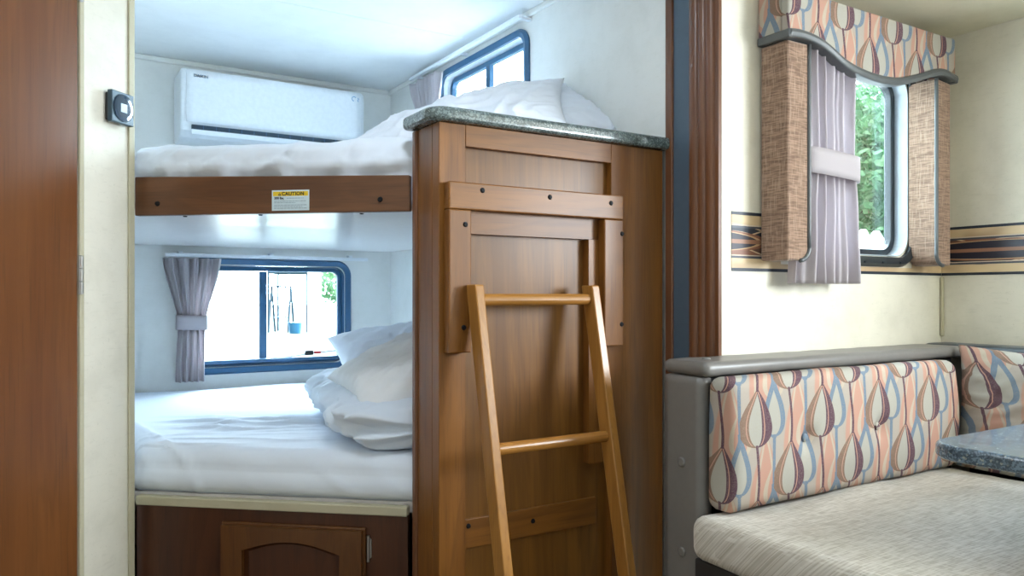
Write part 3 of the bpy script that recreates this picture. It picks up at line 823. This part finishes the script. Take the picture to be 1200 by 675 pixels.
bm = B(); curtain(bm, (1.645, 1.842), (1.663, 1.845), (1.628, 1.853), 1.70, 1.37, 1.058, 0, fd, 5, (.020, .014, .024), (160, 70), 5); obj('cloth', bm, M['curtain'], c3, smooth=True, solid=.0015)
bm = tieback(B(), 1.654, 1.868, 1.338, 1.404, -.012, 0, fd, .033); obj('tieback', bm, M['curtain'], c3, smooth=True, solid=.002)

# ------------------------------------------------------------ window cornice in the slide-out
cor = thing('window_cornice', 'upholstered cornice with scalloped retro print valance framing the dinette window', 'window cornice', (1.92, 1.28, 1.1))
VX0, VX1, VF = 1.552, 2.296, 1.235
low = []   # lower edge of the board, measured along the front
for zx, zy in ((215, 165), (265, 168), (330, 190), (380, 215), (420, 243), (470, 290), (520, 338), (580, 374), (640, 402), (700, 424), (760, 437), (805, 442), (850, 441), (900, 430), (950, 418), (1000, 402), (1040, 389), (1075, 390), (1100, 400), (1140, 430)):
    p = on_y(880+zx*.20833, zy*.20833, VF); low.append((p.x, p.z))
low[0] = (VX0, low[0][1]); low[-1] = (VX1, low[-1][1])
def low_z(x):
    for (xa, za), (xb, zb) in zip(low, low[1:]):
        if xa <= x <= xb:
            return za+(zb-za)*(x-xa)/(xb-xa)
    return low[-1][1]
NS = 60
xs = [VX0+(VX1-VX0)*i/NS for i in range(NS+1)]
zs = [low_z(x) for x in xs]
for _ in range(3): zs = [zs[0]]+[(zs[i-1]+2*zs[i]+zs[i+1])/4 for i in range(1, NS)]+[zs[-1]]
prof = [(x, z) for x, z in zip(xs, zs)]+[(VX1, 1.780), (VX0, 1.780)]
vb = B(); prism(vb, prof, lambda a, b, d: Vector((a, d, b)), VF, VF+.022)
zl, zr = zs[0], zs[-1]
for x, z in ((VX0, zl), (VX1-.018, zr)): box(vb, x, x+.018, VF+.0225, YS-.002, z, 1.780)
box(vb, VX0+.0185, VX1-.0185, VF+.0225, YS-.002, 1.762, 1.780)
obj('valance_board', vb, M['retro'], cor, bevel=.006, seg=3)
# padded grey welt following the wave
bm = B(); path = [Vector((x, VF+.010, z-.0085)) for x, z in zip(xs, zs)]
rows = []
sect = [(-.017, -.011), (-.020, 0), (-.017, .0105), (.014, .0105), (.014, -.011)]
pp = [Vector((VX0+.0, YS-.003, zl-.0085)), Vector((VX0+.0, VF+.03, zl-.0085))]
for p in path: rows.append([bm.verts.new(Vector((p.x, p.y+a, p.z+b))) for a, b in sect])
for A, C in zip(rows, rows[1:]):
    for k in range(5): bm.faces.new((A[k], A[(k+1) % 5], C[(k+1) % 5], C[k]))
bm.faces.new(rows[0]); bm.faces.new(rows[-1])
for x, z in ((VX0-.004, zl), (VX1-.016, zr)): box(bm, x, x+.020, VF-.006, YS-.002, z-.0195, z+.002)
obj('welt', bm, M['piping'], cor, bevel=.004, seg=3)
def leg(xa, xb, flip):
    r = .035; z0, z1 = 1.114, 1.655
    o = [(xa, z0)] if not flip else [(xb, z0)]
    xi = xb if not flip else xa; sg = 1 if not flip else -1
    arc = [(xi-sg*r+sg*r*math.sin(PI/2*k/8), z0+r-r*math.cos(PI/2*k/8)) for k in range(9)]
    top_in, top_out = zs[min(NS, int((xi-VX0)/(VX1-VX0)*NS))]-.020, (zl if not flip else zr)-.020
    poly = o+arc+[(xi, min(top_in, z1)), (o[0][0], top_out)]
    bm = prism(B(), poly, lambda a, b, d: Vector((a, d, b)), VF+.008, YS-.0035)
    lg = obj('side_leg', bm, M['tweed'], cor, bevel=.006, seg=3)
    pts = [(xi-sg*.001, VF+.007, top_in-.002)]+[(xi-sg*.001, VF+.007, z0+r+(top_in-z0-r)*(1-k/14)) for k in range(1, 15)]+[(a, VF+.007, b-.0) for a, b in arc[::-1]]
    obj('piping', sweep(B(), pts, .0055, 10), M['piping'], lg, smooth=True)
leg(VX0+.008, 1.640, False); leg(2.206, VX1-.012, True)

# ------------------------------------------------------------ dinette
ben = thing('dinette_bench', 'dinette bench frame with taupe vinyl end and padded top rail under the dinette window', 'bench', (1.8, 1.2, 0))
bm = rounded_box(B(), (1.226, 1.203, .0), (1.262, 1.322, .850), .008, .02); ep = obj('end_panel', bm, M['vinyl'], ben, smooth=True)
for z in (.655, .455, .25):
    c = Vector((1.226, 1.262, z)); bm = B()
    tube(bm, c, c+Vector((-.004, 0, 0)), .0125, 18, .009); obj('upholstery_button', bm, M['vinyl'], ep, smooth=False, bevel=.002)
def cap_disp(p, n):
    return n*(.0016*fbm(p.x*12, p.y*12, p.z*9))
bm = rounded_box(B(), (1.224, 1.186, .8505), (2.27, 1.326, .882), .014, .012, cap_disp); obj('top_rail', bm, M['vinyl'], ben, smooth=True)
obj('back_board', box(B(), 1.2625, 2.27, 1.235, 1.32, .0, .850), M['dark'], ben)
obj('plinth', box(B(), 1.205, 2.12, .66, 1.2025, .0, .462), M['dark'], ben, bevel=.004)
bm = tube(B(), (1.30, 1.26, .8815), (1.30, 1.26, .886), .011, 16, .008); obj('rail_button', bm, M['vinyl'], ben)
bm = rounded_box(B(), (1.180, .62, .464), (2.125, 1.198, .560), .030, .014,
    lambda p, n: Vector((0, 0, (.004*fbm(p.x*4, p.y*4, 1)+.006*max(0, 1-abs(fbm((p.x+.45*p.y)*1.5, (p.y-.5*p.x)*9, 7))*3)*math.exp(-((p.x-1.8)/.25)**2)) if n.z > .5 else 0)) + n*.004*fbm(p.x*7, p.y*7, p.z*7))
tag(obj('seat_cushion', bm, M['seat'], None, smooth=True), 'thick tan tweed seat cushion, coloured as brightly lit, on the dinette bench', 'seat cushion')
btn = [(1.488, .703), (1.762, .705)]
def back_disp(p, n):
    o = n*(.003*fbm(p.x*8, p.y*8, p.z*8))
    if n.y < -.3:
        for bx, bz in btn:
            r = math.hypot(p.x-bx, p.z-bz); o += Vector((0, .020*math.exp(-(r/.022)**2)+.008*math.exp(-(r/.07)**2), 0))
        o += Vector((0, -.010*math.sin(PI*min(1, max(0, (p.z-.56)/.29))), 0))
        o += Vector((0, .004*max(0, 1-abs(fbm(p.x*5, p.z*14, 3))*3)*(math.exp(-((p.z-.58)/.04)**2)), 0))
    return o
bc = thing('backrest_cushion', 'long buttoned retro print backrest cushion along the dinette bench', 'cushion', (1.68, 1.17, .562))
bm = rounded_box(B(), (1.234, 1.128, .565), (2.112, 1.201, .853), .026, .011, back_disp); obj('cushion_body', bm, M['retro'], bc, smooth=True)
for bx, bz in btn:
    bm = B(); v = grid_bm(bm, 16, 6, lambda s, t: Vector((bx+.010*math.sin(t*PI/2)*math.cos(2*PI*s), 1.140-.006*math.cos(t*PI/2), bz+.010*math.sin(t*PI/2)*math.sin(2*PI*s))), True)
    obj('tuft_button', bm, M['retro'], bc, smooth=True)
# side bench and loose cushion against the right wall
sb_ = thing('side_bench_back', 'slate vinyl padded backrest ledge along the slideout side wall', 'bench back', (2.33, .6, 0))
obj('back_board', box(B(), 2.285, 2.387, -.3, 1.19, 0, .850), M['dark'], sb_)
bm = rounded_box(B(), (2.272, -.3, .8505), (2.387, 1.325, .884), .014, .015, cap_disp); obj('top_rail', bm, M['vinyl_dark'], sb_, smooth=True)
bm = box(B(), 2.125, 2.284, -.3, 1.19, 0, .462); obj('plinth', bm, M['dark'], sb_)

def pillow_shape(nu, nv, w, h, t, seed, corner=.35, wrk=.010):
    """closed cushion: two skins meeting in a pinched seam with corner ears; local x,y plane, z thickness"""
    bm = B(); skins = []
    for side in (1, -1):
        V = []
        for i in range(nu):
            row = []
            for j in range(nv):
                a = -1+2*i/(nu-1); b = -1+2*j/(nv-1)
                ea, eb = 1-abs(a)**2.4, 1-abs(b)**2.4
                thick = (max(0, ea)*max(0, eb))**.48
                pin = 1-.10*(1-abs(b)**2)*abs(a)**6*1.0; pinb = 1-.10*(1-abs(a)**2)*abs(b)**6
                x, y = a*w/2*pin, b*h/2*pinb
                # wrinkles fan out of the seams and corners
                ang = math.atan2(b, a); rad = math.hypot(a, b)
                ed = max(abs(a), abs(b))
                wv = fbm(ang*5.5, rad*.9, seed+side); w2 = fbm(x*9+y*5, y*14-x*6, seed+2*side)
                z = side*(t/2*thick + wrk*max(0, 1-abs(wv)*3.0)*thick*ed**1.5*1.4 + wrk*.9*fbm(x*7, y*7, seed+5)*thick + wrk*.75*max(0, 1-abs(w2)*4)*thick)
                row.append((x, y, z))
            V.append(row)
        skins.append(V)
    top = [[bm.verts.new(p) for p in r] for r in skins[0]]
    bot = [[(top[i][j] if i in (0, nu-1) or j in (0, nv-1) else bm.verts.new(skins[1][i][j])) for j in range(nv)] for i in range(nu)]
    for V, s in ((top, 1), (bot, -1)):
        for i in range(nu-1):
            for j in range(nv-1):
                f = (V[i][j], V[i+1][j], V[i+1][j+1], V[i][j+1]); bm.faces.new(f if s > 0 else f[::-1])
    return bm
def pose(bm, loc, ex, ey, floor_z=None, warp=None, wall_x=None, wall_y=None):
    """put a cushion's local x along ex, y along ey"""
    ex = Vector(ex).normalized(); ey = Vector(ey); ey = (ey-ex*ey.dot(ex)).normalized(); ez = ex.cross(ey); loc = Vector(loc)
    for v in bm.verts:
        c = v.co.copy()
        if warp: c = warp(c)
        p = loc+ex*c.x+ey*c.y+ez*c.z
        if floor_z is not None and p.z < floor_z:
            pen = floor_z-p.z; k = max(.55, 1-1.6*pen)
            p.x = loc.x+(p.x-loc.x)*k; p.y = loc.y+(p.y-loc.y)*k; p.z = floor_z+pen*.10*(1-k)
        if wall_x is not None and p.x > wall_x-.03: p.x = wall_x-.03+(p.x-wall_x+.03)*.12 if p.x < wall_x+.2 else wall_x-.003
        if wall_y is not None and p.y < wall_y+.03 and p.z < 1.470: p.y = wall_y+.03+(p.y-wall_y-.03)*.12
        v.co = p
    return bm
bm = pillow_shape(60, 44, .62, .36, .13, 21, wrk=.008)
pose(bm, (2.172, .868, .712), (0, -1, 0), (.16, 0, 1), floor_z=.566)
tag(obj('corner_cushion', bm, M['retro'], None, smooth=True), 'loose retro print cushion with pinched corner leaning beside the dinette table', 'cushion')

# table
tb = thing('dinette_table', 'dark blue grey marbled dinette table with rounded corners', 'table', (1.9, .45, 0))
path = rrect(1.43, 2.09, .08, .838, .075, 10)
bm = prism(B(), [(p[0], p[1]) for p in path], lambda a, b, d: Vector((a, b, d)), .721, .750); obj('tabletop', bm, M['table_top'], tb, bevel=.008, seg=4)
bm = tube(B(), (1.86, .45, .02), (1.86, .45, .7205), .03, 24); obj('pedestal', bm, M['steel'], tb)
bm = tube(B(), (1.86, .45, .0), (1.86, .45, .02), .13, 32, .12); obj('base_plate', bm, M['steel'], tb)

# ------------------------------------------------------------ bedding
# upper bunk: a big plump pillow propped over the ledge and a second one against the wall
zt = 1.426
bm = pillow_shape(90, 66, .68, .44, .20, 3, wrk=.016)
def warp_a(c):
    k = max(0, c.x/.34)
    return Vector((c.x+.30*c.y*k, c.y, (c.z-.28*max(0, -c.x)**2)*(1-.25*k*k)))
pose(bm, (1.000, 1.880, 1.432), (.87, -.33, .33), (.10, .75, .55), floor_z=zt, warp=warp_a, wall_y=1.718)
tag(obj('upper_pillow', bm, M['pillow'], None, smooth=True), 'big plump white pillow on the upper bunk, pointed corner raised towards the window', 'pillow')
bm = pillow_shape(72, 54, .56, .40, .18, 8, wrk=.013)
pose(bm, (1.240, 1.995, 1.530), (.88, -.30, .30), (.2, .80, .55), floor_z=zt, wall_x=1.455)
tag(obj('upper_pillow', bm, M['pillow'], None, smooth=True), 'smaller white pillow on the upper bunk pressed against the right wall', 'pillow')
# lower bunk: folded duvet with two pillows on it
zl_ = .637
def duvet():
    bm = B(); n, m = 90, 72
    path = [Vector(p) for p in ((1.08, 2.72, .705), (1.05, 2.60, .705), (1.02, 2.44, .702), (.985, 2.26, .698), (.95, 2.08, .695), (.925, 1.92, .692), (.915, 1.765, .690))]
    def at(u):
        f = u*(len(path)-1); i = min(int(f), len(path)-2); return path[i].lerp(path[i+1], f-i)
    rows = []
    for i in range(n):
        u = i/(n-1); c = at(u); e = math.sin(PI*min(1, max(0, u)))
        cap = min(1, (u/.10))**.5 if u < .10 else (min(1, ((1-u)/.07))**.5 if u > .93 else 1)
        row = []
        for j in range(m):
            t = 2*PI*j/m; ct, st = math.cos(t), math.sin(t)
            rx, rz = .25, .064
            x = (abs(ct)**.75)*(1 if ct > 0 else -1)*rx; z = (abs(st)**.8)*(1 if st > 0 else -1)*rz
            k = 1+.10*fbm(u*6, ct*1.2, st*1.2+4)
            v = fbm(u*13+ct*1.5, ct*2.2, st*2.2+9); k += .085*max(0, 1-abs(v)*2.6)
            v = fbm(u*22-ct*2, ct*3, st*3+2); k += .03*max(0, 1-abs(v)*2.6)
            # mouth of the roll at the front end
            if u > .80 and ct < 0:
                k -= .32*math.exp(-((st-.0)/.16)**2)*min(1, (u-.80)/.12)
            p = c+Vector((x*k*(.35+.65*cap), 0, z*k*(.25+.75*cap)))
            p.y += .03*fbm(ct*2, st*2, 1)*cap
            if p.z < zl_: p.z = zl_+(p.z-zl_)*.03
            row.append(bm.verts.new(p))
        rows.append(row)
    for A, C in zip(rows, rows[1:]):
        for j in range(m): bm.faces.new((A[j], A[(j+1) % m], C[(j+1) % m], C[j]))
    bm.faces.new(rows[0]); bm.faces.new(rows[-1][::-1])
    return bm
tag(obj('rolled_duvet', duvet(), M['duvet'], None, smooth=True), 'bluish white folded duvet bundled at the right side of the lower bunk', 'duvet')
bm = pillow_shape(72, 56, .70, .46, .17, 14, wrk=.016)
pose(bm, (1.235, 2.56, .785), (.95, -.22, .10), (.35, .75, .50), wall_x=1.455)
tag(obj('lower_pillow', bm, M['pillow'], None, smooth=True), 'white pillow on the lower bunk furthest back, nearest the curtained window', 'pillow')
bm = pillow_shape(72, 56, .72, .48, .16, 17, wrk=.016)
pose(bm, (1.075, 2.07, .842), (.93, -.18, .30), (.22, .9, .16), wall_x=1.455)
tag(obj('lower_pillow', bm, M['pillow_warm'], None, smooth=True), 'ivory white pillow lying on top of the folded duvet in the lower bunk', 'pillow')

# ------------------------------------------------------------ unseen lamp added above the frame to brighten the upper bunk
lp = thing('added_ceiling_lamp', 'flat round white lamp added on the ceiling to light the bunks', 'lamp', (.55, 1.2, ZC))
obj('lamp_base', tube(B(), (.55, 1.2, ZC-.001), (.55, 1.2, ZC-.02), .11, 40, .105), M['white'], lp, bevel=.003)
obj('diffuser', tube(B(), (.55, 1.2, ZC-.0205), (.55, 1.2, ZC-.035), .095, 40, .07), M['lampglow'], lp)

# ------------------------------------------------------------ outside
GZ = -.75
g = struct('ground_lawn', box(B(), -60, 90, 3.7, 130, GZ-.1, GZ), M['lawn'])
struct('ground_gravel', box(B(), -25, 40, -12, 3.7, GZ-.1, GZ), M['concrete'])
def leafy(bm, c, rx, rz, n, rnd, size):
    for _ in range(n):
        d = Vector((rnd.gauss(0, 1), rnd.gauss(0, 1), rnd.gauss(0, 1))).normalized()
        k = rnd.uniform(.72, 1.0)*(1+.22*fbm(d.x*2.2, d.y*2.2, d.z*2.2+c[0]))
        p = Vector((c[0]+d.x*rx*k, c[1]+d.y*rx*k, c[2]+d.z*rz*k))
        a = Vector((rnd.gauss(0, 1), rnd.gauss(0, 1), rnd.gauss(0, 1))).normalized(); b = a.orthogonal().normalized()
        s = size*rnd.uniform(.6, 1.3)
        v = [bm.verts.new(p+q) for q in (a*s, b*s*.5, -a*s, -b*s*.5)]; bm.faces.new(v)
def tree(x, y, rx, rz, h, label, seed, n=1800, size=.16):
    t = thing('tree', label, 'tree', (x, y, GZ), 'trees outside')
    rnd = random.Random(seed)
    obj('trunk', tube(B(), (x, y, GZ), (x, y, GZ+h), .16, 10, .09), M['bark'], t)
    bm = B()
    for k in range(5):
        leafy(bm, (x+rnd.uniform(-.45, .45)*rx, y+rnd.uniform(-.45, .45)*rx, GZ+h+rnd.uniform(-.35, .35)*rz), rx*.72, rz*.72, n//5, rnd, size)
    obj('crown', bm, M['leaf'], t)
tree(9.4, 6.3, 1.7, 2.1, 3.0, 'nearest leafy green tree outside the dinette window', 1, 14000, .085)
tree(13.6, 9.1, 2.3, 2.8, 4.3, 'large leafy tree behind the nearest one outside the dinette window', 2, 12000, .12)
tree(13.6, 39.0, 1.7, 1.5, 2.7, 'small distant tree on the lawn at the right of the lower bunk window', 4, 2500, .14)
# low white wall with a saw tooth edge outside the dinette window
bm = B(); pts = [(5.2, GZ), (7.2, GZ)]
x = 7.2
while x > 5.2+.01:
    pts.append((x, 1.56)); pts.append((x-.13, 1.66)); x -= .26
pts.append((5.2, 1.56))
ff = lambda a, b, d: Vector((a, 4.3+.12*(a-5)+d, b))
bm = prism(B(), pts, ff, 0, .06)
tag(obj('garden_fence', bm, M['caravan'], None), 'white garden fence with saw tooth top edge outside the dinette window', 'fence')
# neighbouring white caravan filling the left pane of the lower bunk window
cv = thing('neighbour_caravan', 'white caravan parked outside, filling the left pane of the lower bunk window', 'caravan', (.3, 8.5, GZ))
bm = rounded_box(B(), (-2.6, 7.9, GZ+.35), (1.92, 10.2, 2.3), .2, .3); obj('body', bm, M['caravan'], cv, smooth=True)
for x in (-1.0, 1.0):
    bm = tube(B(), (x, 7.95, GZ+.33), (x, 8.15, GZ+.33), .33, 28); obj('wheel', bm, M['black'], cv, bevel=.03)
# pale post, pergola, swing frame and tub on the lawn
po = thing('porch_post', 'pale square post standing on the lawn just outside the lower bunk window', 'post', (2.36, 7.6, GZ))
obj('shaft', box(B(), 2.31, 2.42, 7.55, 7.66, GZ+.1, 2.8), M['caravan'], po); obj('foot', box(B(), 2.24, 2.49, 7.48, 7.73, GZ, GZ+.1), M['concrete'], po)
pg = thing('pergola', 'dark metal pergola frame on the far lawn outside the lower bunk window', 'pergola', (9.95, 36.2, GZ))
A_, B_ = Vector((9.2, 36.6, GZ)), Vector((10.75, 35.7, GZ)); back = Vector((.5, .85, 0))*1.6
for p in (A_, B_, A_+back, B_+back): obj('post', tube(B(), p, p+Vector((0, 0, 2.86)), .05, 10), M['galvanised'], pg)
for p, q in ((A_, B_), (A_+back, B_+back), (A_, A_+back), (B_, B_+back)): obj('beam', tube(B(), p+Vector((0, 0, 2.80)), q+Vector((0, 0, 2.80)), .055, 10), M['galvanised'], pg)
sw = thing('swing_frame', 'grey metal swing with a blue seat under the far pergola', 'swing', (9.85, 36.9, GZ))
C_, D_ = Vector((9.45, 37.0, GZ)), Vector((10.25, 36.6, GZ))
for p in (C_, D_):
    for s_ in (-.35, .35): obj('frame_leg', tube(B(), p+back*s_, p+Vector((0, 0, 2.15)), .05, 10), M['galvanised'], sw)
obj('top_bar', tube(B(), C_+Vector((0, 0, 2.15)), D_+Vector((0, 0, 2.15)), .05, 10), M['galvanised'], sw)
for k in (.3, .7):
    p = C_.lerp(D_, k); obj('chain', tube(B(), p+Vector((0, 0, .72)), p+Vector((0, 0, 2.10)), .02, 8), M['galvanised'], sw)
p = C_.lerp(D_, .5); obj('swing_seat', box(B(), p.x-.28, p.x+.28, p.y-.15, p.y+.15, GZ+.66, GZ+.72), M['tab_skyblue'], sw)
tub = B(); tube(tub, (10.05, 35.2, GZ), (10.05, 35.2, GZ+.5), .26, 24, .32)
tag(obj('garden_tub', tub, M['tab_skyblue'], None), 'blue round tub on the lawn in front of the far pergola', 'tub')
